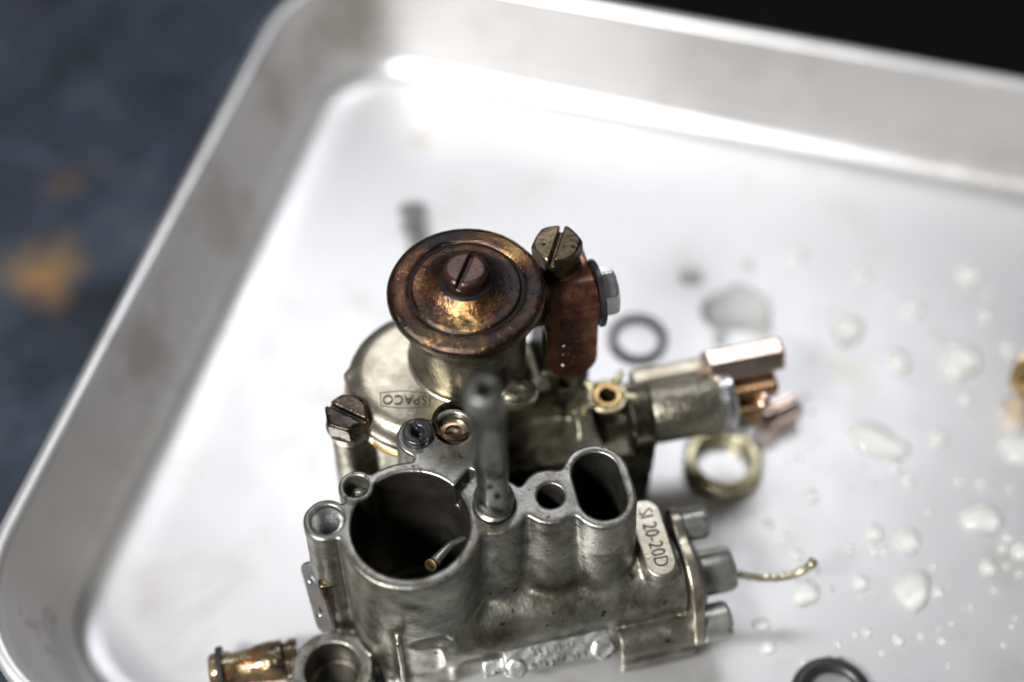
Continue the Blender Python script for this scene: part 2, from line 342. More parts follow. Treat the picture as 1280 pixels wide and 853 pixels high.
# flat black sheet behind the tray
A0 = -R(15)
def rect_sheet(name, x0, x1, y0, y1, z0, z1, m):
    bm = bmesh.new(); bmesh.ops.create_cube(bm, size=1)
    bmesh.ops.scale(bm, vec=((x1-x0)*CM, (y1-y0)*CM, (z1-z0)*CM), verts=bm.verts)
    bmesh.ops.translate(bm, vec=((x0+x1)/2*CM, (y0+y1)/2*CM, (z0+z1)/2*CM), verts=bm.verts)
    bmesh.ops.bevel(bm, geom=list(bm.edges), offset=0.08*CM, segments=2, affect='EDGES')
    me = bpy.data.meshes.new(name); bm.to_mesh(me); bm.free(); return finish(name, me, m)
bsheet = rect_sheet('black_sheet', -6.2, 60, 11.9, 60, -0.246, -0.05, M['sheet_black']); bsheet.rotation_euler.z = A0
tag(bsheet, 'flat black sheet on the bench behind the tray', 'mat')

# ------------------------------------------------------------------ tray
def tray_mat(name='satin_aluminium', k=(1, 1, 1)):
    m = bpy.data.materials.new(name); m.use_nodes = True; nt = m.node_tree; L = nt.links.new
    b = nt.nodes['Principled BSDF']; tc = nt.nodes.new('ShaderNodeTexCoord').outputs['Object']
    n1 = noise(nt, tc, 14, 5, 0.55); c = ramp(nt, [(0.3, (0.66, 0.66, 0.665)), (0.7, (0.75, 0.75, 0.755))]); L(n1.outputs[0], c.inputs[0])
    n2 = noise(nt, tc, 55, 5, 0.6, 0.5); s = ramp(nt, [(0.55, 0.0), (0.76, 0.6)]); L(n2.outputs[0], s.inputs[0])
    cc = mixc(nt, s.outputs[0], c.outputs[0], (0.54, 0.51, 0.46))
    # dried stains; warm left-wall patches also paint in the dark room's reflection
    for (x, y, z), r, q, colr in (((-0.0446, 0.0802, 0), 0.0026, 0.6, (0.42, 0.36, 0.16)), ((-0.0797, -0.0584, 0.012), 0.0034, 0.95, (0.10, 0.062, 0.02)), ((-0.0791, -0.0672, 0.01), 0.009, 0.7, (0.10, 0.09, 0.075)),
                                  ((0.0654, 0.0385, 0), 0.007, 0.35, (0.52, 0.52, 0.38)), ((-0.0676, 0.0985, 0.016), 0.013, 0.6, (0.30, 0.27, 0.22)), ((-0.074, 0.07, 0.018), 0.010, 0.45, (0.34, 0.29, 0.25)), ((-0.077, -0.003, 0.016), 0.012, 0.5, (0.36, 0.32, 0.28)), ((-0.076, 0.035, 0.016), 0.014, 0.4, (0.38, 0.33, 0.29))):
        vd = nt.nodes.new('ShaderNodeVectorMath'); vd.operation = 'DISTANCE'; vd.inputs[1].default_value = (x, y, z); L(tc, vd.inputs[0])
        n3 = noise(nt, tc, 1.3/r, 4, 0.6); ad = nt.nodes.new('ShaderNodeMath'); ad.operation = 'MULTIPLY_ADD'; ad.inputs[1].default_value = 2.2; ad.inputs[2].default_value = -1.1; L(n3.outputs[0], ad.inputs[0])
        dv = nt.nodes.new('ShaderNodeMath'); dv.operation = 'MULTIPLY_ADD'; dv.inputs[1].default_value = 1/r; L(vd.outputs['Value'], dv.inputs[0]); L(ad.outputs[0], dv.inputs[2])
        s2 = ramp(nt, [(0.35, q), (1.0, 0.0)]); L(dv.outputs[0], s2.inputs[0])
        cc = mixc(nt, s2.outputs[0], cc, colr)
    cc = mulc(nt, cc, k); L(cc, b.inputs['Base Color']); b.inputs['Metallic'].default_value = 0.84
    n4 = noise(nt, tc, 60, 5, 0.6); rr = nt.nodes.new('ShaderNodeMapRange'); rr.inputs['To Min'].default_value = 0.30; rr.inputs['To Max'].default_value = 0.50; L(n4.outputs[0], rr.inputs[0]); L(rr.outputs[0], b.inputs['Roughness'])
    mp = nt.nodes.new('ShaderNodeMapping'); mp.inputs['Scale'].default_value = (1500, 90, 300); L(tc, mp.inputs[0])
    n5 = noise(nt, mp.outputs[0], 1.0, 3, 0.5); bp = nt.nodes.new('ShaderNodeBump'); bp.inputs['Strength'].default_value = 0.12; bp.inputs['Distance'].default_value = 0.0001; L(n5.outputs[0], bp.inputs['Height']); L(bp.outputs[0], b.inputs['Normal'])
    return m
def round_rect(x0, x1, y0, y1, r, n=14):
    P = []
    for cx, cy, a in ((x1-r, y1-r, 0), (x0+r, y1-r, 90), (x0+r, y0+r, 180), (x1-r, y0+r, 270)):
        for i in range(n+1):
            t = R(a+90*i/n); P.append((cx+r*math.cos(t), cy+r*math.sin(t)))
    return P
def tray():
    # section from the middle of the floor outward and over the rolled rim: (offset from the floor edge, height)
    sec = [(-0.9, 0.0), (-0.55, 0.0), (-0.32, 0.025), (-0.12, 0.09), (0.04, 0.21), (0.15, 0.38), (0.235, 0.62), (0.78, 2.26), (0.81, 2.42), (0.87, 2.50), (0.97, 2.53), (1.07, 2.51), (1.14, 2.43), (1.15, 2.32), (1.10, 2.23), (1.02, 2.19),
           (0.95, 2.20), (0.89, 2.14), (0.32, 0.36), (0.24, 0.15), (0.10, -0.06), (-0.12, -0.16), (-0.35, -0.20), (-0.9, -0.20)]
    V = []; F = []; rings = []
    for d, z in sec:
        P = round_rect(-7.1-d, 19+d, -7.1-d, 10.1+d, 1.9+d)
        rings.append(list(range(len(V), len(V)+len(P)))); V += [(x, y, z) for x, y in P]
    n = len(rings[0])
    for a, b in zip(rings, rings[1:]):
        for i in range(n): F.append((a[i], a[(i+1) % n], b[(i+1) % n], b[i]))
    F = [tuple(reversed(f)) for f in F]; F.append(tuple(rings[0])); F.append(tuple(reversed(rings[-1])))
    me = bpy.data.meshes.new('tray'); me.from_pydata([(x*CM, y*CM, z*CM) for x, y, z in V], [], F)
    me.polygons.foreach_set('use_smooth', [True]*len(F)); me.update(); me.set_sharp_from_angle(angle=R(50))
    o = finish('tray', me, [tray_mat(), tray_mat('darker_aluminium', (0.94, 0.92, 0.92))])
    for p in me.polygons:                                   # sides use a slightly darker tint than the floor and the rim
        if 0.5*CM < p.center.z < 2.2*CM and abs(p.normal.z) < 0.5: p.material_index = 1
    o.rotation_euler.z = A0
    tag(o, 'shallow rectangular aluminium tray with rolled rim holding the carburettor', 'tray')
tray()

# ================================================================== carburettor
YAW = R(13)
carb = empty('carburettor', (-1.704, -3.742, 0), YAW)
tag(carb, 'dismantled grey cast carburettor with burnt brass filter cap lying in the tray', 'carburettor')
TOP = 4.2

def body_fn(X, Y, Z):
    k = 0.16
    d = cz(X, Y, Z, 0, 0, 1.19, 0.1, 5, 0.02)
    d = smin(d, cu(X, Y, Z, -0.62, 1.42, 0.76, 0.2, 4.72), 0.20)                     # slide housing
    d = smin(d, cz(X, Y, Z, 1.45, 0.02, 0.47, 0.3, 5, 0.10), k)
    d = smin(d, cz(X, Y, Z, 2.42, -0.01, 0.41, 0.3, 5, 0.15), 0.11)
    d = smin(d, slot_z(X, Y, Z, 3.28, 0.0, 0.25, 0.53, 0.3, 5, 0.055), 0.12)
    d = smin(d, box(X, Y, Z, 2.35, 3.3, -0.16, 0.28, 3.3, 5), 0.1)
    d = smin(d, cz(X, Y, Z, -1.36, 0.39, 0.37, 0.4, 5, 0.03), 0.10)
    d = smin(d, cz(X, Y, Z, 0.45, 1.66, 0.36, 1.2, 5, 0.03), 0.10)
    d = smin(d, cz(X, Y, Z, 1.06, 1.66, 0.42, 1.2, 5, 0.03), 0.08)
    d = smin(d, box(X, Y, Z, 0.30, 1.35, 0.5, 1.75, 1.0, 5), 0.10)
    d = smin(d, box(X, Y, Z, -0.9, 4.6, -1.2, 2.0, 0.0, 0.75, 0.15), 0.2)
    d = smin(d, box(X, Y, Z, 0.6, 3.2, 0.2, 1.9, 0.2, 1.5, 0.15), 0.25)
    # mounting ear, lower left
    d = smin(d, cz(X, Y, Z, -1.80, -0.85, 0.73, 0.0, 0.95, 0.02), 0.10)
    d = smin(d, box(X, Y, Z, -1.7, -0.2, -0.75, 0.5, 0.0, 0.7, 0.1), 0.2)
    d = smin(d, box(X, Y, Z, -0.62, -0.5, -1.36, -0.9, 0.3, 2.5, 0.05), 0.12)       # rib on the barrel
    d = smin(d, box(X, Y, Z, 0.32, 0.44, -1.32, -0.9, 0.3, 2.1, 0.05), 0.12)
    d = smax(d, -ell(X, Y, Z, (-0.05, -1.30, 2.05), (0.42, 0.16, 0.20)), 0.05)     # oval casting mark
    # screw boss along the bottom front
    d = smin(d, cu(X, Y, Z, -1.54, 0.95, 0.33, 3.38, 4.86), 0.05)
    d = smin(d, box(X, Y, Z, 3.38, 4.80, -1.92, -1.0, 0.35, 0.80, 0.05), 0.06)
    # raised pad for the type mark
    d = smin(d, slot_z(X, Y, Z, 4.28, -0.33, 0.50, 0.29, 1.0, 2.40, 0.05), 0.10)
    # foundry unevenness
    d = d+0.006*np.sin(X*5.1+Z*3)*np.sin(Y*6.3-Z*2)+0.004*np.sin(X*13+Y*9)*np.sin(Z*11+Y*4)
    e = 0.035
    d = smax(d, Z-TOP, e)
    d = smax(d, -cz(X, Y, Z, 0, 0, 1.0, 0.5, 9), e)
    d = smin(d, cz(X, Y, Z, -0.77, 0.92, 0.305, 2.6, TOP), 0.05)
    d = smax(d, -cz(X, Y, Z, 1.45, 0.02, 0.34, 2.5, 9), e)
    d = smax(d, -cz(X, Y, Z, 2.42, -0.01, 0.23, 2.4, 9), e)
    d = smax(d, -slot_z(X, Y, Z, 3.28, 0.0, 0.25, 0.405, 0.4, 9), e)
    d = smax(d, -cz(X, Y, Z, -1.36, 0.39, 0.275, 2.9, 9), e)
    d = smax(d, -cz(X, Y, Z, -0.77, 0.92, 0.205, 3.70, 9), e)
    d = smax(d, -cz(X, Y, Z, 0.45, 1.66, 0.23, 3.2, 9), e)
    d = smax(d, -cz(X, Y, Z, 1.08, 1.68, 0.31, 2.9, 9), e)
    # slot between barrel and jet well
    ca, sa = math.cos(0.75), math.sin(0.75); x = (X-0.98)*ca+(Y-0.55)*sa; y = -(X-0.98)*sa+(Y-0.55)*ca
    d = smax(d, -np.maximum(np.maximum(np.abs(y)-0.07, np.abs(x)-0.34), 3.55-Z), e)
    d = smax(d, -cz(X, Y, Z, -1.80, -0.85, 0.49, 0.12, 3), e)
    return d
body = solid('body', (-2.7, 5.0, -1.9, 2.2, -0.02, 4.22), 0.03, body_fn, M['cast'], carb)

# machined seat faces show brighter: thin skin on the flat top only
def is_top(me):
    n = len(me.polygons); c = np.zeros(n*3); nn = np.zeros(n*3)
    me.polygons.foreach_get('center', c); me.polygons.foreach_get('normal', nn)
    c = c.reshape(-1, 3)/CM; nn = nn.reshape(-1, 3); return c, nn
body.data.materials.append(M['machined'])
c_, n_ = is_top(body.data)
mi = ((c_[:, 2] > TOP-0.02) & (n_[:, 2] > 0.8)) | ((np.hypot(c_[:, 0]+1.8, c_[:, 1]+0.85) < 0.75) & (n_[:, 2] > 0.8) & (c_[:, 2] > 0.9))
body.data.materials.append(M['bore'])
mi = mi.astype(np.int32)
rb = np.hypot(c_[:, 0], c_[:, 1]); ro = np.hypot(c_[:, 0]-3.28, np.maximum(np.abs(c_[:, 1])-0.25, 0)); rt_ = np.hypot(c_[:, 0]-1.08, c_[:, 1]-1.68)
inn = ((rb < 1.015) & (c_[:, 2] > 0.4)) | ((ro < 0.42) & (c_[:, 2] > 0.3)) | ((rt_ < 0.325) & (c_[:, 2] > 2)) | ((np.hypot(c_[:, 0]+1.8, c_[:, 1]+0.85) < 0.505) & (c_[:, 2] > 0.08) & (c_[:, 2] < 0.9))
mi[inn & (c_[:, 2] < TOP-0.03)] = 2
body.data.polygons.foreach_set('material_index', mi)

# threaded hole, set screws, jets in the top face
def thread(r, z0, z1, pitch, depth=0.025):
    P = []; z = z1
    while z > z0: P += [(r, z), (r-depth, z-pitch*0.5)]; z -= pitch
    P.append((0.0, z)); return P
lathe('threaded_hole', thread(0.262, 3.0, 4.14, 0.12, 0.05), M['steel'], carb, (-1.36, 0.39, 0), seg=40, sharp=20)
lathe('threaded_hole', thread(0.225, 3.2, 4.02, 0.08), M['soot'], carb, (2.42, -0.01, 0), seg=32, sharp=20)
lathe('set_screw_ball', [(0, 0.17), (0.07, 0.155), (0.13, 0.10), (0.15, 0.0), (0.205, -0.02), (0.21, -0.05)], M['grey_steel'], carb, (-0.77, 0.92, 3.80), seg=28)
def jet(name, loc, r, h, m, hole=0.12, slot=0.09):
    def f(X, Y, Z):
        d = smax(np.hypot(X, Y)-r, Z-h, 0.05); d = np.maximum(d, -Z-0.5)
        d = smax(d, -np.maximum(np.hypot(X, Y)-hole, -0.1-Z), 0.02)
        if slot: d = smax(d, -np.maximum(np.abs(X*0.95+Y*0.3)-slot/2, h-0.12-Z), 0.02)
        return d
    return solid(name, (-r-.05, r+.05, -r-.05, r+.05, -0.45, h), 0.017, f, m, carb, None, loc)
jet('idle_jet', (0.45, 1.66, 4.2), 0.27, 0.16, M['black_oxide'], 0.115, 0.10)
lathe('jet_bush', [(0.30, -0.7), (0.30, -0.10), (0.285, -0.07), (0.17, -0.06), (0.155, -0.10), (0.15, -0.7)], M['pink_copper'], carb, (1.08, 1.68, 4.1), seg=40)
lathe('jet_well_ring', [(0.34, 0.0), (0.40, 0.03), (0.41, 0.08), (0.33, 0.10), (0.30, 0.06), (0.30, -0.2)], M['grimy_bronze'], carb, (1.14, 1.83, 4.12), seg=40)

# upright emulsion tube
tb = lathe('emulsion_tube', [(0.33, 0.0), (0.335, 0.12), (0.29, 0.15), (0.29, 0.22), (0.335, 0.25), (0.335, 0.42), (0.28, 0.47), (0.26, 0.7), (0.27, 1.1), (0.285, 1.7), (0.27, 1.78), (0.275, 2.6),
           (0.30, 2.9), (0.305, 3.55), (0.28, 3.66), (0.21, 3.69), (0.13, 3.66), (0.115, 3.55), (0.115, 2.8), (0, 2.8)], M['tube'], carb, (1.45, 0.02, 4.13), (-0.03, 0.01, 1), seg=48)
for zz, a in ((1.2, -1.9), (1.45, -1.2), (0.85, -1.5)):
    lathe('side_hole', [(0.0, 0.012), (0.05, 0.012), (0.06, 0.0)], M['soot'], tb, (1.45-0.03*zz+0.275*math.cos(a), 0.02+0.275*math.sin(a), 4.13+zz), (math.cos(a), math.sin(a), 0), seg=14)

# nozzle inside the barrel
nz = tube('nozzle', [(1.02, 0.16, 2.95), (0.86, 0.10, 3.06), (0.66, 0.02, 3.10), (0.50, -0.10, 3.10), (0.36, -0.22, 3.11), (0.28, -0.29, 3.12)], [0.05, 0.06, 0.07, 0.085, 0.10, 0.105], M['grey_steel'], carb, 14)
lathe('nozzle_tip', [(0.108, -0.10), (0.118, -0.02), (0.118, 0.05), (0.085, 0.055), (0.075, -0.08), (0, -0.08)], M['brass'], nz, (0.26, -0.30, 3.13), (-0.60, -0.50, 0.62), seg=28)

# type mark on its pad
pad = solid('type_plate', (3.9, 4.6, -1.2, 0.5, 2.36, 2.47), 0.016, lambda X, Y, Z: smax(np.hypot(X-4.28, np.maximum(np.abs(Y+0.33)-0.50, 0))-0.285, np.maximum(Z-2.455, 2.37-Z), 0.025), M['cover'], carb)
mt = Matrix.Translation((4.28, -0.33, 2.458)) @ Matrix.Rotation(-R(90), 4, 'Z')
text_mesh('lettering', 'SI 20-20D', 0.38, M['grime'], pad, mt, depth=0.012, offset=-0.004, squeeze=0.78, spacing=1.0)

# maker plate along the bottom edge, worn raised marks
def maker_fn(X, Y, Z):
    ca, sa = math.cos(0.60), math.sin(0.60)
    y = (Y+1.50)*ca+(Z-1.06)*sa; z = -(Y+1.50)*sa+(Z-1.06)*ca
    d = box(X, y, z, 1.25, 3.28, -0.28, 0.26, -0.32, 0.0, 0.04)
    d = smin(d, np.maximum(np.hypot(X-3.10, y+0.14)-0.20, np.maximum(z-0.03, -z-0.3)), 0.02)
    d = smin(d, np.maximum(np.hypot(X-1.46, y+0.16)-0.17, np.maximum(z-0.03, -z-0.3)), 0.02)
    d = smin(d, box(X, y, z, 0.85, 1.3, -0.22, 0.10, -0.30, -0.06, 0.05), 0.05)
    return d+0.006*np.sin(X*17)*np.sin(y*23)
mk = solid('maker_plate', (0.8, 3.35, -2.1, -1.0, 0.4, 1.5), 0.022, maker_fn, M['plate'], carb)
ca, sa = math.cos(0.60), math.sin(0.60)
rng = random.Random(3); V = []; F = []
def stroke(x0, y0, x1, y1, wd, h):
    global V, F
    d = np.array((x1-x0, y1-y0)); d = d/np.linalg.norm(d); n = np.array((-d[1], d[0]))*wd/2; b0 = len(V)
    for (px, py), s in (((x0, y0), 1), ((x0, y0), -1), ((x1, y1), -1), ((x1, y1), 1)):
        for z, q in ((-0.01, 1.25), (h, 0.7)):
            qx, qy = px+n[0]*s*q, py+n[1]*s*q; V.append((qx, -1.50+qy*ca-z*sa, 1.06+qy*sa+z*ca))
    F += [tuple(b0+i for i in f) for f in ((1, 3, 5, 7), (0, 2, 3, 1), (2, 4, 5, 3), (4, 6, 7, 5), (6, 0, 1, 7))]
for row, y0, xs, xe in ((0, 0.06, 1.80, 2.58), (1, -0.14, 1.75, 2.80)):
    x = xs
    while x < xe:
        wl = rng.uniform(0.07, 0.10)
        for _ in range(rng.choice((2, 3))):
            a = rng.choice((0.0, 1.57, 1.57, 1.2, 1.9)); ln = rng.uniform(0.06, 0.12); cx = x+rng.uniform(0, wl*0.6); cy = y0+rng.uniform(-0.035, 0.035)
            stroke(cx-math.cos(a)*ln/2, cy-math.sin(a)*ln/2, cx+math.cos(a)*ln/2, cy+math.sin(a)*ln/2, 0.026, 0.022)
        x += wl+0.035
me = bpy.data.meshes.new('worn_lettering'); me.from_pydata([tuple(c*CM for c in v) for v in V], [], F); me.update()
bm = bmesh.new(); bm.from_mesh(me); bmesh.ops.recalc_face_normals(bm, faces=bm.faces); bm.to_mesh(me); bm.free()
tag(finish('worn_lettering', me, M['grey_steel'], mk), 'two rows of worn unreadable raised letters')

# slide cover flange with its screws and cable stub
def flange_fn(X, Y, Z):
    ca, sa = math.cos(0.98), math.sin(0.98); y = (Y+0.67); z = (Z-1.2)
    p = y*-math.cos(0.82)+z*-math.sin(0.82); q = y*math.sin(0.82)-z*math.cos(0.82)
    d2 = np.hypot(y, z)-1.04
    for ly, lz in ((0.70, 0.72), (-0.86, -0.24)): d2 = smin(d2, np.hypot(y-ly, z-lz)-0.36, 0.25)
    return smax(d2, np.abs(X-4.86)-0.11, 0.04)
fl = solid('slide_cover', (4.7, 5.0, -2.1, 0.8, -0.1, 2.6), 0.024, flange_fn, M['cover'], carb)
lathe('cover_dome', [(0.95, -0.03), (0.93, 0.02), (0.80, 0.09), (0.55, 0.20), (0.40, 0.24), (0, 0.24)], M['violet'], fl, (4.97, -0.67, 1.2), (1, 0, 0), seg=56)
screw('cover_screw', 'round', 0.31, 0.50, M['pale_zinc'], fl, (4.97, 0.03, 1.92), (1, 0, 0), 0.4, sd=0.12, slot=0.08)
lathe('cable_boss', [(0.46, 0.05), (0.46, 0.14), (0.43, 0.18), (0.43, 0.76), (0.39, 0.84), (0.13, 0.85), (0.10, 0.76), (0, 0.76)], M['pale_zinc'], fl, (4.97, -0.67, 1.2), (1, 0, 0), seg=48)
lathe('screw_collar', [(0.0, 0), (0.34, 0), (0.35, 0.03), (0.35, 0.10), (0.30, 0.13), (0, 0.13)], M['brass'], carb, (4.85, -1.54, 0.95), (1, 0, 0), seg=40)
screw('cover_screw', 'round', 0.35, 0.56, M['pale_zinc'], carb, (4.97, -1.54, 0.95), (1, 0, 0), 1.1, sd=0.12, slot=0.09)
P = [(5.7, -0.72, 1.2), (6.0, -0.87, 1.18), (6.35, -0.97, 1.10), (6.66, -1.02, 1.08), (6.93, -1.04, 1.10), (7.12, -1.02, 1.18), (7.24, -1.01, 1.30), (7.30, -0.98, 1.40)]
wr = tube('cable_end', P, [0.06, 0.065, 0.06, 0.065, 0.065, 0.07, 0.08, 0.10], M['pale_brass'], carb, 12)
for h in range(3):
    Q = []
    for i in range(60):
        t = i/59; k = t*(len(P)-2); a = int(k); p = np.array(P[a])*(1-k+a)+np.array(P[min(a+1, len(P)-1)])*(k-a); an = t*26+h*2.094
        Q.append(p+np.array((0, 0.042*math.cos(an), 0.042*math.sin(an))))
    tube('strand', Q, 0.036, M['cover'], wr, 6)

# brass adjuster sticking out at the lower left
lathe('mixture_adjuster', [(0, -0.078), (0.36, -0.078), (0.37, 0.078), (0.33, 0.109), (0.33, 0.156), (0.40, 0.218), (0.415, 0.429), (0.385, 0.624), (0.33, 0.819), (0.32, 1.131), (0.355, 1.209), (0.36, 1.498), (0.32, 1.552), (0.20, 1.560), (0.18, 1.482), (0, 1.482)],
      M['rusty_brass'], carb, (-2.45, -0.33, 0.55), (-1, 0.03, 0), seg=48, wob=0.02)
lathe('adjuster_washer', [(0.30, 0), (0.46, 0), (0.47, 0.03), (0.46, 0.10), (0.30, 0.10)], M['grime'], carb, (-3.75, -0.29, 0.55), (-1, 0.03, 0), seg=40)

# bright linkage plate on the left flank
def link_fn(X, Y, Z):
    d2 = np.hypot(X, np.maximum(np.abs(Y)-0.50, 0))-0.21
    d = smax(d2, np.abs(Z)-0.05, 0.02)
    d = smax(d, -(np.hypot(X, Y-0.38)-0.075), 0.02)
    return smax(d, -(np.hypot(X, (Y+0.25)*0.45)-0.045), 0.02)
zz = Vector((-0.72, -0.55, 0.42)).normalized(); yy = Vector((-0.10, 0.50, 0.62)); yy = (yy-zz*yy.dot(zz)).normalized(); xx = yy.cross(zz)
solid('link_plate', (-0.3, 0.3, -0.8, 0.8, -0.08, 0.08), 0.018, link_fn, M['steel'], carb, np.array([xx, yy, zz]).T, (-1.80, 0.08, 2.0))
def link_back(X, Y, Z): return box(X, Y, Z, -1.74, -1.45, -0.05, 0.35, 0.6, 2.6, 0.05)
solid('link_bracket', (-1.8, -1.5, -0.3, 0.4, 0.55, 2.95), 0.03, link_back, M['bronze'], carb)

# ------------------------------------------------------------------ float chamber and rear block
def rear_fn(X, Y, Z):
    d = cz(X, Y, Z, 0.85, 3.12, 1.36, 0.0, 3.55, 0.01)
    d = smin(d, cz(X, Y, Z, 1.69, 3.21, 1.0, 0.0, 3.9, 0.01), 0.2)
    d = smin(d, cz(X, Y, Z, -0.70, 2.48, 0.32, 0.6, 3.5, 0.03), 0.12)
    d = smin(d, box(X, Y, Z, -0.7, 0.3, 2.3, 2.66, 0.6, 3.4), 0.15)
    d = smin(d, box(X, Y, Z, 1.2, 4.93, 1.55, 3.0, 0.15, 2.45, 0.08), 0.18)
    d = smin(d, box(X, Y, Z, 0.2, 1.6, 1.2, 2.6, 0.15, 2.6, 0.1), 0.2)
    d = smin(d, cu(X, Y, Z, 2.42, 2.12, 0.66, 4.55, 5.0), 0.10)
    d = smin(d, cu(X, Y, Z, 2.42, 2.06, 0.62, 3.50, 3.85), 0.12)
    d = smin(d, cz(X, Y, Z, 3.45, 2.85, 0.34, 1.0, 2.75), 0.10)
    d = smin(d, box(X, Y, Z, 2.3, 3.6, 2.6, 3.9, 0.2, 3.2, 0.1), 0.2)
    d = smin(d, box(X, Y, Z, 3.05, 4.0, 3.1, 4.1, 0.2, 5.0, 0.1), 0.15)
    d = smax(d, -box(X, Y, Z, 3.92, 4.52, 1.2, 2.95, 2.15, 3.2, 0.08), 0.05)
    d = smin(d, cz(X, Y, Z, 4.22, 2.62, 0.30, 1.6, 2.72, 0.02), 0.06)
    d = smax(d, -cz(X, Y, Z, 3.45, 2.85, 0.17, 2.2, 3.5), 0.04)
    d = smax(d, -cz(X, Y, Z, 4.22, 2.62, 0.17, 2.0, 3.5), 0.04)
    d = smax(d, -box(X, Y, Z, 4.0, 5.1, 1.3, 1.66, 1.15, 1.28, 0.03), 0.04)
    return d+0.006*np.sin(X*5.1+Z*3)*np.sin(Y*6.3-Z*2)
solid('float_chamber', (-1.15, 5.05, 1.1, 4.6, -0.02, 5.05), 0.032, rear_fn, M['olive'], carb)

def cover_fn(X, Y, Z):
    d = cz(X, Y, Z, 0.85, 3.12, 1.47, 3.40, 9)
    r = np.hypot(X-0.85, Y-3.12)
    d = smax(d, Z-(4.02-0.02*np.maximum(r-0.8, 0)), 0.42)                           # rounded shoulder
    d = smin(d, cz(X, Y, Z, 0.85, 3.12, 1.50, 3.40, 3.58), 0.05)
    d = smin(d, cz(X, Y, Z, -0.70, 2.48, 0.36, 3.48, 3.74), 0.16)
    d = smin(d, cz(X, Y, Z, 1.69, 3.27, 1.05, 3.45, 5.90), 0.08)
    d = smin(d, cu(X, Y, Z, 3.42, 5.0, 0.42, 2.5, 3.15), 0.12)
    d = smin(d, ell(X, Y, Z, (2.35, 2.25, 3.95), (0.42, 0.30, 0.26)), 0.12)
    d = smin(d, ell(X, Y, Z, (-0.50, 3.42, 3.82), (0.12, 0.12, 0.10)), 0.10)
    return d
cover = solid('float_cover', (-1.1, 3.2, 1.55, 4.7, 3.36, 5.95), 0.026, cover_fn, M['cover'], carb)
cover.data.materials.append(M['olive'])
c_, n_ = is_top(cover.data)
cover.data.polygons.foreach_set('material_index', ((c_[:, 2] > 4.09) | (np.hypot(c_[:, 0]-1.69, c_[:, 1]-3.27) < 1.06)).astype(np.int32))
lathe('cover_gasket', [(1.40, 0), (1.53, 0.0), (1.54, 0.03), (1.53, 0.06), (1.40, 0.06)], M['brass'], carb, (0.85, 3.12, 3.36), seg=80)
mt = Matrix.Translation((0.37, 2.57, 4.015)) @ Matrix.Rotation(R(180)-YAW*1.1, 4, 'Z')
nm = text_mesh('maker_name', 'SPACO', 0.28, M['grime'], cover, mt, depth=0.016, offset=0.0, squeeze=0.88, spacing=1.06)
c = []
for i in range(49):
    t = i/48
    if t < 0.5: s = t*2; c.append((-0.45+s*0.90, 0.13+0.05*math.sin(s*math.pi), 0))
    else: s = (t-0.5)*2; c.append((0.45-s*0.90, -0.13-0.05*math.sin(s*math.pi), 0))
c.append(c[0]); c = [tuple(mt @ Vector(p)) for p in c]
nb_ = tube('name_border', c, 0.010, M['grime'], cover, 6, cap=False)
for x_ in (nm, nb_): drape(x_, cover_fn, 3.6, 4.3, 4.015)
screw('cover_screw', 'hex', 0.36, 0.38, M['grimy_bronze'], carb, (-0.70, 2.48, 3.76), spin=0.5, slot=0.09, sd=0.13, ang=0.35)
lathe('screw_washer', [(0.2, 0), (0.39, 0), (0.40, 0.02), (0.39, 0.05), (0.2, 0.05)], M['black_oxide'], carb, (-0.70, 2.48, 3.72), seg=36)

# burnt brass filter cap
CP = (1.69, 3.24, 5.84)
cap = lathe('filter_cap', [(1.087, 0.0), (1.263, -0.02), (1.335, 0.02), (1.371, 0.08), (1.371, 0.15), (1.345, 0.21), (1.294, 0.25), (1.211, 0.27), (1.097, 0.265), (1.035, 0.25), (0.999, 0.22), (0.978, 0.205), (0.957, 0.21), (0.937, 0.25), (0.916, 0.272), (0.890, 0.27), (0.859, 0.26),
           (0.776, 0.275), (0.642, 0.32), (0.517, 0.39), (0.445, 0.45), (0.373, 0.49), (0, 0.50)], M['burnt'], carb, CP, seg=128, wob=0.0025, sharp=60)
screw('cap_screw', 'round', 0.385, 0.33, M['burnt_screw'], cap, (CP[0], CP[1], CP[2]+0.47), spin=-0.55, slot=0.075, sd=0.16, ang=0.0)

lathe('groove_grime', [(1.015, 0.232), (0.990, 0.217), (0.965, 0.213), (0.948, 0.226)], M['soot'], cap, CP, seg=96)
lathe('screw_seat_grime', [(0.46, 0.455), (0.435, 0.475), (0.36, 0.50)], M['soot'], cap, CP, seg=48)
PROF = [(0.83, 0.26), (0.75, 0.275), (0.62, 0.32), (0.50, 0.39), (0.43, 0.45)]; PROF2 = [(1.30, 0.21), (1.25, 0.25), (1.17, 0.27), (1.06, 0.265), (1.00, 0.25)]
def on_cap(r):
    P_ = PROF if r < 0.9 else PROF2
    return float(np.interp(r, [p[0] for p in reversed(P_)], [p[1] for p in reversed(P_)]))
rng = random.Random(11); V = []; F = []
for _ in range(900):
    a = rng.uniform(0, 6.283); r = math.sqrt(rng.uniform(0.46**2, 1.28**2))
    if 0.84 < r < 1.0: continue
    wgt = 0.25+0.75*max(0, math.cos(a-R(235)))
    if rng.random() > wgt: continue
    q = rng.choice((0.005, 0.007, 0.008, 0.010, 0.014)); x, y, z = CP[0]+r*math.cos(a), CP[1]+r*math.sin(a), CP[2]+on_cap(r)-0.002; b0 = len(V)
    for rr, zz in ((1.0, 0.0), (0.8, 0.45)):
        for i in range(6): V.append((x+q*rr*math.cos(i*1.047), y+q*rr*math.sin(i*1.047), z+q*zz))
    V.append((x, y, z+q*0.7))
    for i in range(6): F += [(b0+i, b0+(i+1) % 6, b0+6+(i+1) % 6, b0+6+i), (b0+6+i, b0+6+(i+1) % 6, b0+12)]
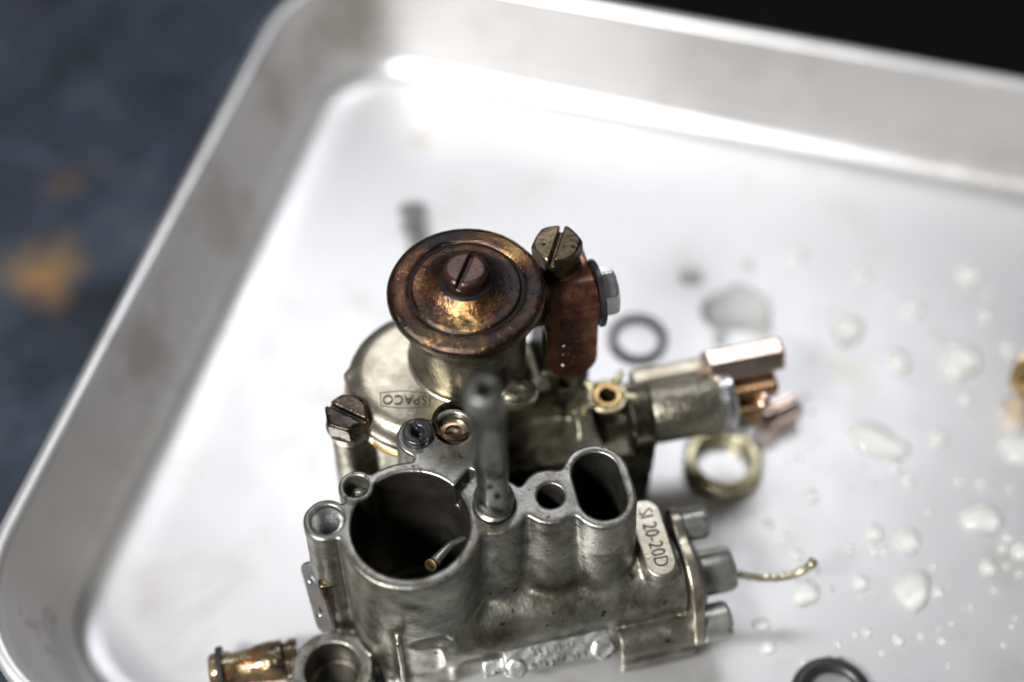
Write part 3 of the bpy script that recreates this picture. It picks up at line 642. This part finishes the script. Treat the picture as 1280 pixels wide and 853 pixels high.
me = bpy.data.meshes.new('oil_glint_beads'); me.from_pydata([tuple(c*CM for c in v) for v in V], [], F); me.polygons.foreach_set('use_smooth', [True]*len(F)); me.update()
tag(finish('oil_glint_beads', me, M['oil_glint'], cap), kind='stuff')

# fuel inlet clamp: slotted hex screw, copper lever, black washer, plated nut
screw('inlet_screw', 'hex', 0.40, 0.34, M['dark_bronze'], carb, (3.47, 3.87, 5.72), axis=(-0.05, 0.05, 1), spin=0.12, slot=0.085, sd=0.2, ang=1.75)
lathe('inlet_collar', [(0, 0), (0.44, 0), (0.46, 0.05), (0.45, 0.14), (0.40, 0.18), (0.38, 0.45), (0, 0.45)], M['bronze'], carb, (3.47, 3.87, 5.28), (-0.05, 0.05, 1), seg=40)
def lever_fn(X, Y, Z):
    d = cu(X, Y, Z, 3.42, 5.0, 0.47, 3.05, 4.05)
    d = smin(d, box(X, Y, Z, 3.05, 4.05, 3.4, 4.2, 4.9, 5.36, 0.05), 0.1)
    # strip in the plane leaning back to the top
    p0 = (3.035, 5.09); p1 = (2.675, 3.59); L_ = math.hypot(p1[0]-p0[0], p1[1]-p0[1]); t = ((p1[0]-p0[0])/L_, (p1[1]-p0[1])/L_)
    s = (Y-p0[0])*t[0]+(Z-p0[1])*t[1]; n = (Y-p0[0])*-t[1]+(Z-p0[1])*t[0]
    uc = 3.54-0.02*s; hw = 0.49-0.02*s
    qx = np.abs(X-uc)-hw+0.42; qs = s-L_+0.42
    out = np.hypot(np.maximum(qx, 0), np.maximum(qs, 0))+np.minimum(np.maximum(qx, qs), 0)-0.42
    out = np.maximum(out, -s-0.05)
    st = smax(out, np.abs(n)-0.075, 0.05)
    d = smin(d, st, 0.10)
    return d
lev = solid('copper_lever', (2.95, 4.15, 2.3, 4.3, 3.4, 5.55), 0.024, lever_fn, M['copper'], carb)
p0 = Vector((0, 3.035, 5.09)); tdir = Vector((0, -0.36, -1.5)).normalized(); nrm = Vector((1, 0, 0)).cross(-tdir)
def on_lever(x, s, lift=0.078): return Vector((x, 0, 0))+p0+tdir*s-Vector((0, 1, 0))*0+(-nrm if nrm.y > 0 else nrm)*lift
ax_x = Vector((1, 0, 0)); ax_y = -tdir; ax_z = ax_x.cross(ax_y)
if ax_z.y > 0: ax_z = -ax_z
for s_, sy, sz in (('R', 0.22, 0.44),):
    o_ = on_lever(3.42, sy, 0.098); mt = Matrix((ax_x, ax_y, ax_z)).transposed().to_4x4(); mt.translation = o_
    text_mesh('stamped_letter', s_, sz, M['grime'], lev, mt @ Matrix.Rotation(0.15, 4, 'Z'), depth=0.016, offset=-0.006)
for i, (x, s, r) in enumerate(((3.36, 0.72, 0.035), (3.46, 0.80, 0.03), (3.60, 0.66, 0.03), (3.34, 0.92, 0.022), (3.44, 0.94, 0.035), (3.54, 1.02, 0.025), (3.33, 1.18, 0.03), (3.50, 1.14, 0.025))):
    lathe('stamped_dot', [(0, 0.012), (r*0.7, 0.010), (r, 0)], M['grime'] if i % 3 else M['steel'], lev, tuple(on_lever(x, s, 0.078)), tuple(ax_z), seg=12)
lathe('black_washer', [(0.2, 0), (0.60, 0), (0.625, 0.02), (0.625, 0.07), (0.60, 0.09), (0.2, 0.09)], M['black_oxide'], carb, (4.06, 3.42, 4.98), (1, 0, 0), seg=56)
screw('plated_nut', 'hex', 0.40, 0.33, M['steel'], carb, (4.12, 3.42, 4.98), (1, 0, 0), 0.35, slot=0)

# brass bush with spring clip on the rear block
lathe('brass_bush', [(0.17, -0.6), (0.17, 0.02), (0.19, 0.04), (0.25, 0.04), (0.27, 0.0), (0.27, -0.3)], M['brass'], carb, (4.22, 2.62, 2.72), seg=40)
def clip_fn(X, Y, Z):
    d = smax(np.abs(np.hypot(X-4.22, Y-2.62)-0.335)-0.055, np.abs(Z-2.70)-0.05, 0.02)
    for a, ln in ((0.85, 0.62), (-0.35, 0.58), (-2.75, 0.60), (2.3, 0.52)):
        c, s = math.cos(a), math.sin(a); x = (X-4.22)*c+(Y-2.62)*s; y = -(X-4.22)*s+(Y-2.62)*c
        d = smin(d, box(x, y, Z, 0.30, ln, -0.07, 0.07, 2.62, 2.82, 0.03), 0.04)
    return d
solid('spring_clip', (3.5, 4.95, 1.95, 3.35, 2.55, 2.9), 0.02, clip_fn, M['pale_brass'], carb)

# grainy barrel and linkage end, rear right
lathe('choke_barrel', [(0, 0), (0.50, 0), (0.52, 0.02), (0.52, 0.06), (0.60, 0.08), (0.615, 0.12), (0.615, 1.36), (0.60, 1.40), (0, 1.40)], M['sinter'], carb, (4.95, 2.42, 2.12), (1, -0.02, 0), seg=64)
lathe('barrel_collar', [(0, 0), (0.60, 0), (0.63, 0.03), (0.63, 0.08), (0.59, 0.11), (0.64, 0.14), (0.64, 0.26), (0.58, 0.31), (0.2, 0.33), (0, 0.33)], M['steel'], carb, (6.35, 2.395, 2.12), (1, -0.02, 0), seg=64)
solid('guide_bar', (4.7, 6.6, 2.75, 3.3, 2.0, 2.7), 0.03, lambda X, Y, Z: box(X, Y, Z, 4.8, 6.5, 2.82, 3.22, 2.1, 2.58, 0.08), M['cover'], carb)
def hexbar(X, Y, Z):
    d = hexp(Y-2.88, Z-2.62, 0.32); d = smax(d, np.abs(X-7.02)-0.77, 0.05)
    return smax(d, (np.hypot(Y-2.88, Z-2.62)-0.38+(X-7.75)*0.6)*0.85, 0.03)
solid('hex_bar', (6.2, 7.85, 2.45, 3.35, 2.15, 3.1), 0.022, hexbar, M['pink_copper'], carb)
def lug_fn(X, Y, Z):
    d = box(X, Y, Z, 6.55, 7.62, 2.25, 2.72, 2.05, 2.42, 0.08)
    d = smin(d, box(X, Y, Z, 6.6, 7.25, 2.0, 2.5, 1.55, 2.1, 0.08), 0.06)
    d = smax(d, -cv(X, Y, Z, 7.32, 2.26, 0.10, 2.0, 2.45), 0.03)
    return smin(d, cu(X, Y, Z, 2.2, 1.75, 0.28, 6.3, 7.15), 0.06)
lg = solid('brass_lug', (6.25, 7.7, 1.8, 2.8, 1.4, 2.5), 0.024, lug_fn, M['red_brass'], carb)
screw('clamp_screw', 'round', 0.12, 0.12, M['pink_copper'], lg, (7.32, 2.26, 2.24), (0, -1, 0), slot=0.04, sd=0.05, vox=0.012)
screw('clamp_screw', 'round', 0.16, 0.16, M['pink_copper'], lg, (7.30, 2.25, 1.95), (0.3, -0.8, 0.3), slot=0.04, sd=0.05, vox=0.014)
lathe('collar_tab', [(0, 0), (0.22, 0), (0.24, 0.03), (0.22, 0.30), (0.12, 0.36), (0, 0.36)], M['steel'], carb, (6.62, 2.05, 1.75), (1, -0.1, -0.2), seg=32)

# ================================================================== loose pieces in the tray
def ring_thing(name, prof, m, loc, label, cat, seg=64, rz=0, group=None):
    o = lathe(name, prof, m, None, (0, 0, 0), seg=seg, closed=True); o.location = Vector(loc)*CM; o.rotation_euler.z = rz
    return tag(o, label, cat, group)
ring_thing('flat_washer', [(0.47, 0.0), (0.635, 0.0), (0.65, 0.02), (0.65, 0.08), (0.635, 0.10), (0.48, 0.10), (0.465, 0.08), (0.465, 0.02)], M['dark_steel'], (2.75, 2.97, 0.005),
           'thin grey steel washer lying flat beside the copper lever', 'washer')
def nut_fn(X, Y, Z):
    r = np.hypot(X, Y); d = smax(hexp(X, Y, 0.80), (r-0.86+np.abs(Z-0.17)*0.6)*0.8, 0.03)
    d = smax(d, np.abs(Z-0.17)-0.165, 0.05)
    return smax(d, -(r-0.53+0.35*np.maximum(Z-0.24, 0)*-1), 0.05)
o = solid('ring_nut', (-1, 1, -1, 1, -0.02, 0.5), 0.024, nut_fn, M['pale_brass']); o.location = Vector((4.33, -0.22, 0.01))*CM; o.rotation_euler.z = 0.4
tag(o, 'thick pale brass ring nut lying flat under the linkage end', 'nut')
ring_thing('rubber_o_ring', [(0.62+0.155*math.cos(t*math.pi/8), 0.155+0.155*math.sin(t*math.pi/8)) for t in range(16)], M['rubber'], (5.92, -5.22, 0.003),
           'black rubber sealing ring at the bottom edge of the picture', 'sealing ring')
o = lathe('brass_jet', [(0.16, 0.0), (0.36, 0.0), (0.38, 0.03), (0.38, 0.22), (0.35, 0.26), (0.30, 0.28), (0.29, 0.5), (0.25, 0.54), (0.17, 0.54), (0.15, 0.4)], M['brass'], None, seg=6*8, closed=True)
o.scale = (1.3, 1.3, 1.3); o.location = Vector((10.85, 1.80, 0.46))*CM; o.rotation_euler = (R(62), 0, R(35)); tag(o, 'small brass fitting at the right edge of the picture', 'brass fitting')
def barrel(X, Y, Z):
    d = smax(np.hypot(Y, Z)-0.27, np.abs(X)-0.46, 0.05); d = smax(d, -np.maximum(np.abs(Z-0.10)-0.035, -Y-0.05), 0.03)
    return smin(d, smax(np.hypot(Y, Z)-0.33, np.abs(X+0.28)-0.12, 0.05), 0.03)
o = solid('copper_barrel', (-0.6, 0.6, -0.4, 0.4, -0.4, 0.4), 0.024, barrel, M['pink_copper']); o.location = Vector((5.55, 0.85, 0.33))*CM; o.rotation_euler.z = R(28)
tag(o, 'short pinkish copper barrel lying under the end of the linkage', 'barrel nut')
o = lathe('steel_pin', [(0, 0), (0.2, 0), (0.23, 0.03), (0.23, 0.7), (0.30, 0.72), (0.31, 0.95), (0.28, 0.98), (0, 0.98)], M['grey_steel'], None, axis=(0, 1, 0), seg=32)
o.location = Vector((-2.12, 5.5, 0.31))*CM; o.rotation_euler.z = R(12); tag(o, 'small grey steel pin lying behind the brass filter cap', 'pin')

# ------------------------------------------------------------------ drops of clear solvent on the tray floor
def liquid():
    m = bpy.data.materials.new('clear_solvent'); m.use_nodes = True; b = m.node_tree.nodes['Principled BSDF']
    b.inputs['Base Color'].default_value = (0.98, 0.99, 0.97, 1); b.inputs['Roughness'].default_value = 0.02
    b.inputs['Transmission Weight'].default_value = 0.64; b.inputs['IOR'].default_value = 1.38
    return m
M['liquid'] = liquid()
def drop(x, y, a, b, rot, h, wob, seed, label, group=None):
    rg = random.Random(seed); ph = [rg.uniform(0, 6.28) for _ in range(4)]; n = 28; K = 7
    V = []; F = []
    for j in range(K):
        e = j/(K-1)*0.5*math.pi*0.999; rr = math.cos(e)**0.75; zz = h*math.sin(e)
        for i in range(n):
            t = 2*math.pi*i/n; q = 1+wob*(math.sin(2*t+ph[0])+0.7*math.sin(3*t+ph[1])+0.4*math.sin(5*t+ph[2]))*rr
            px, py = a*rr*q*math.cos(t), b*rr*q*math.sin(t); V.append((px, py, zz))
    for j in range(K-1):
        for i in range(n): F.append((j*n+i, j*n+(i+1) % n, (j+1)*n+(i+1) % n, (j+1)*n+i))
    F.append(tuple(reversed(range(n)))); F.append(tuple((K-1)*n+i for i in range(n)))
    me = bpy.data.meshes.new('drop'); me.from_pydata([(p*CM, q*CM, r*CM) for p, q, r in V], [], F); me.polygons.foreach_set('use_smooth', [True]*(len(F)-2)+[False, True]); me.update()
    o = finish('drop', me, M['liquid']); o.location = (x*CM, y*CM, 0.004*CM); o.rotation_euler.z = rot
    return tag(o, label, 'drop', group)
DROPS = [
    (5.01, 3.78, 0.711, 0.737, -15, 0.105, 0.12, 'largest flat drop of clear liquid on the tray floor, right of the flat washer'),
    (7.6, 0.37, 0.7, 0.346, -22, 0.145, 0.12, 'long bean-shaped drop of clear liquid on the open right side of the tray'),
    (9.71, 2.4, 0.433, 0.465, 30, 0.182, 0.12, 'plump drop of clear liquid just left of the small brass fitting'),
    (9.45, -1.45, 0.402, 0.334, -25, 0.14, 0.12, 'oval thick drop of clear liquid below the long bean-shaped drop, towards the right edge'),
    (7.8, -2.99, 0.359, 0.418, 0, 0.151, 0.12, 'squarish lumpy drop of clear liquid to the right of the cable end'),
    (5.7, -3.04, 0.296, 0.266, -8, 0.112, 0.12, 'oval drop of clear liquid just under the tip of the twisted cable end'),
    (10.47, 0.19, 0.366, 0.345, 0, 0.145, 0.12, 'drop of clear liquid cut by the right edge of the picture'),
    (4.05, 4.74, 0.271, 0.309, 0, 0.04, 0.07, 'leftmost drop, right of the flat washer and behind the hexagonal bar'),
    (7.87, -1.93, 0.255, 0.291, 0, 0.107, 0.07, 'round drop of clear liquid halfway between the oval drop and the squarish lumpy drop'),
    (4.56, 2.99, 0.175, 0.214, 0, 0.088, 0.04, 'small drop touching the front edge of the largest flat drop'),
    (5.53, 3.27, 0.211, 0.215, 0, 0.106, 0.04, 'small drop off the right end of the hexagonal bar, under the largest flat drop'),
    (7.35, 3.21, 0.422, 0.365, 10, 0.153, 0.12, 'broad faint drop midway between the largest flat drop and the plump drop'),
    (8.33, 2.38, 0.26, 0.296, 0, 0.109, 0.07, 'round drop left of the plump drop, above the long bean-shaped drop'),
    (7.92, 4.74, 0.181, 0.199, 0, 0.09, 0.04, 'small drop between the topmost drop and the one nearest the back wall'),
    (10.33, 4.74, 0.253, 0.287, 0, 0.106, 0.07, 'round drop nearest the back wall of the tray, straight above the plump drop'),
    (9.65, 1.43, 0.136, 0.151, 0, 0.068, 0.04, 0),
    (10.81, 2.72, 0.139, 0.155, 0, 0.07, 0.04, 0),
    (8.89, 0.44, 0.184, 0.204, 0, 0.092, 0.04, 'round drop just right of the long bean-shaped drop'),
    (8.13, -0.55, 0.115, 0.127, 0, 0.057, 0.04, 0),
    (9.17, -0.57, 0.098, 0.109, 0, 0.049, 0.04, 0),
    (9.61, -0.64, 0.098, 0.109, 0, 0.049, 0.04, 0),
    (6.05, -0.94, 0.146, 0.178, 0, 0.073, 0.04, 'small lone drop to the right of the thick ring nut'),
    (5.34, 4.99, 0.145, 0.161, 0, 0.073, 0.04, 'small drop just behind the largest flat drop'),
    (8.89, 3.78, 0.249, 0.238, 0, 0.1, 0.07, 'oval faint drop to the upper left of the plump drop'),
    (10.49, 3.6, 0.142, 0.158, 0, 0.071, 0.04, 0),
    (7.93, -0.25, 0.115, 0.146, 0, 0.058, 0.04, 0),
    (6.49, 5.34, 0.219, 0.223, 0, 0.11, 0.04, 'topmost drop in the picture, to the upper right of the largest flat drop'),
    (7.23, -1.75, 0.176, 0.195, 0, 0.088, 0.04, 'round drop close on the left of the medium drop above the squarish lumpy drop'),
    (7.39, -2.18, 0.095, 0.106, 0, 0.048, 0.04, 0),
    (7.19, -2.16, 0.095, 0.123, 0, 0.048, 0.04, 0),
    (9.88, -1.86, 0.096, 0.106, 0, 0.048, 0.04, 0),
    (9.75, -2.09, 0.095, 0.106, 0, 0.048, 0.04, 0),
    (10.09, -2.16, 0.19, 0.213, 0, 0.095, 0.04, 'drop cut by the right edge of the picture below the oval thick drop'),
    (9.37, -2.51, 0.142, 0.173, 0, 0.071, 0.04, 'small round drop just under the oval thick drop'),
    (6.81, -2.82, 0.156, 0.172, 0, 0.078, 0.04, 'round drop immediately left of the squarish lumpy drop'),
    (8.3, -3.04, 0.109, 0.104, 0, 0.052, 0.04, 0),
    (5.64, -2.25, 0.127, 0.123, 0, 0.062, 0.04, 0),
    (5.44, -1.86, 0.112, 0.106, 0, 0.053, 0.04, 0),
    (4.78, -3.71, 0.169, 0.137, -10, 0.068, 0.04, 'oval drop right of the lower cover screw, upper of a pair'),
    (4.87, -4.18, 0.137, 0.135, 0, 0.068, 0.04, 'round drop right of the lower cover screw, lower of a pair'),
    (6.8, -3.87, 0.092, 0.102, 0, 0.046, 0.04, 0),
    (7.37, -4.03, 0.107, 0.119, 0, 0.053, 0.04, 0),
    (7.82, -3.95, 0.061, 0.068, 0, 0.031, 0.04, 0),
    (8.21, -4.05, 0.076, 0.085, 0, 0.038, 0.04, 0),
    (7.03, -4.29, 0.061, 0.067, 0, 0.03, 0.04, 0),
    (6.69, -2.09, 0.095, 0.088, 0, 0.044, 0.04, 0),
    (6.18, -2.97, 0.078, 0.087, 0, 0.039, 0.04, 0),
    (9.4, -2.99, 0.062, 0.069, 0, 0.031, 0.04, 0),
    (9.95, -2.66, 0.063, 0.07, 0, 0.031, 0.04, 0),
    (5.97, -4.37, 0.061, 0.067, 0, 0.03, 0.04, 0),
    (6.22, -4.4, 0.076, 0.05, 0, 0.025, 0.04, 0),
    (5.14, -1.54, 0.112, 0.107, 0, 0.054, 0.04, 0),
    (8.45, -3.69, 0.046, 0.051, 0, 0.023, 0.04, 0),
    (8.9, -3.36, 0.046, 0.052, 0, 0.023, 0.04, 0),
    (8.4, -1.27, 0.065, 0.072, 0, 0.032, 0.04, 0),
    (6.86, -0.72, 0.065, 0.073, 0, 0.033, 0.04, 0),
    (8.31, -2.51, 0.063, 0.07, 0, 0.031, 0.04, 0),
    (9.75, -2.49, 0.068, 0.075, 0, 0.034, 0.04, 0),
    (5.92, -0.07, 0.072, 0.08, 0, 0.036, 0.04, 0),
    (8.2, -3.8, 0.035, 0.039, 0, 0.018, 0.04, 0),
    (8.33, 2.04, 0.058, 0.064, 0, 0.029, 0.04, 0),
    (9.25, 4.48, 0.046, 0.051, 0, 0.023, 0.04, 0),
    (6.57, -3.93, 0.06, 0.067, 0, 0.03, 0.04, 0),
    (6.17, -2.97, 0.037, 0.041, 0, 0.018, 0.04, 0),
    (9.26, 3.26, 0.035, 0.039, 0, 0.018, 0.04, 0),
    (10.37, 2.41, 0.044, 0.049, 0, 0.022, 0.04, 0),
    (9.7, -3.58, 0.042, 0.047, 0, 0.021, 0.04, 0),
    (10.18, -0.74, 0.06, 0.067, 0, 0.03, 0.04, 0),
    (6.22, -4.12, 0.057, 0.063, 0, 0.028, 0.04, 0),
    (9.6, -3.75, 0.042, 0.047, 0, 0.021, 0.04, 0),
    (7.92, 2.86, 0.041, 0.046, 0, 0.021, 0.04, 0),
    (6.28, 1.49, 0.06, 0.066, 0, 0.03, 0.04, 0),
    (5.59, -1.96, 0.045, 0.05, 0, 0.023, 0.04, 0),
    (6.81, -3.14, 0.05, 0.055, 0, 0.025, 0.04, 0),
    (7.25, -0.22, 0.062, 0.069, 0, 0.031, 0.04, 0),
    (5.55, -4.39, 0.031, 0.035, 0, 0.016, 0.04, 0),
    (8.72, -3.36, 0.032, 0.035, 0, 0.016, 0.04, 0),
    (9.67, 0.86, 0.058, 0.064, 0, 0.029, 0.04, 0),
    (6.31, 4.12, 0.044, 0.049, 0, 0.022, 0.04, 0),
    (10.81, 2.54, 0.068, 0.075, 0, 0.034, 0.04, 0),
    (9.36, -4.13, 0.044, 0.048, 0, 0.022, 0.04, 0),
    (7.38, -0.61, 0.064, 0.072, 0, 0.032, 0.04, 0),
    (5.99, -2.56, 0.063, 0.07, 0, 0.031, 0.04, 0),
    (10.66, 4.23, 0.078, 0.087, 0, 0.039, 0.04, 0),
    (6.36, 1.11, 0.06, 0.066, 0, 0.03, 0.04, 0),
    (10.35, 1.12, 0.073, 0.081, 0, 0.036, 0.04, 0),
    (8.59, 1.38, 0.047, 0.053, 0, 0.024, 0.04, 0),
    (7.12, 3.78, 0.042, 0.047, 0, 0.021, 0.04, 0),
    (8.24, -4.55, 0.036, 0.04, 0, 0.018, 0.04, 0),
    (5.5, -4.48, 0.05, 0.056, 0, 0.025, 0.04, 0),
]
for i, (x, y, a, b, rot, h, wob, label) in enumerate(DROPS):
    drop(x, y, a, b, R(rot), h*1.6, wob, 100+i, label or 'small round drop of clear liquid scattered on the tray floor', 'drops scattered on the tray floor')
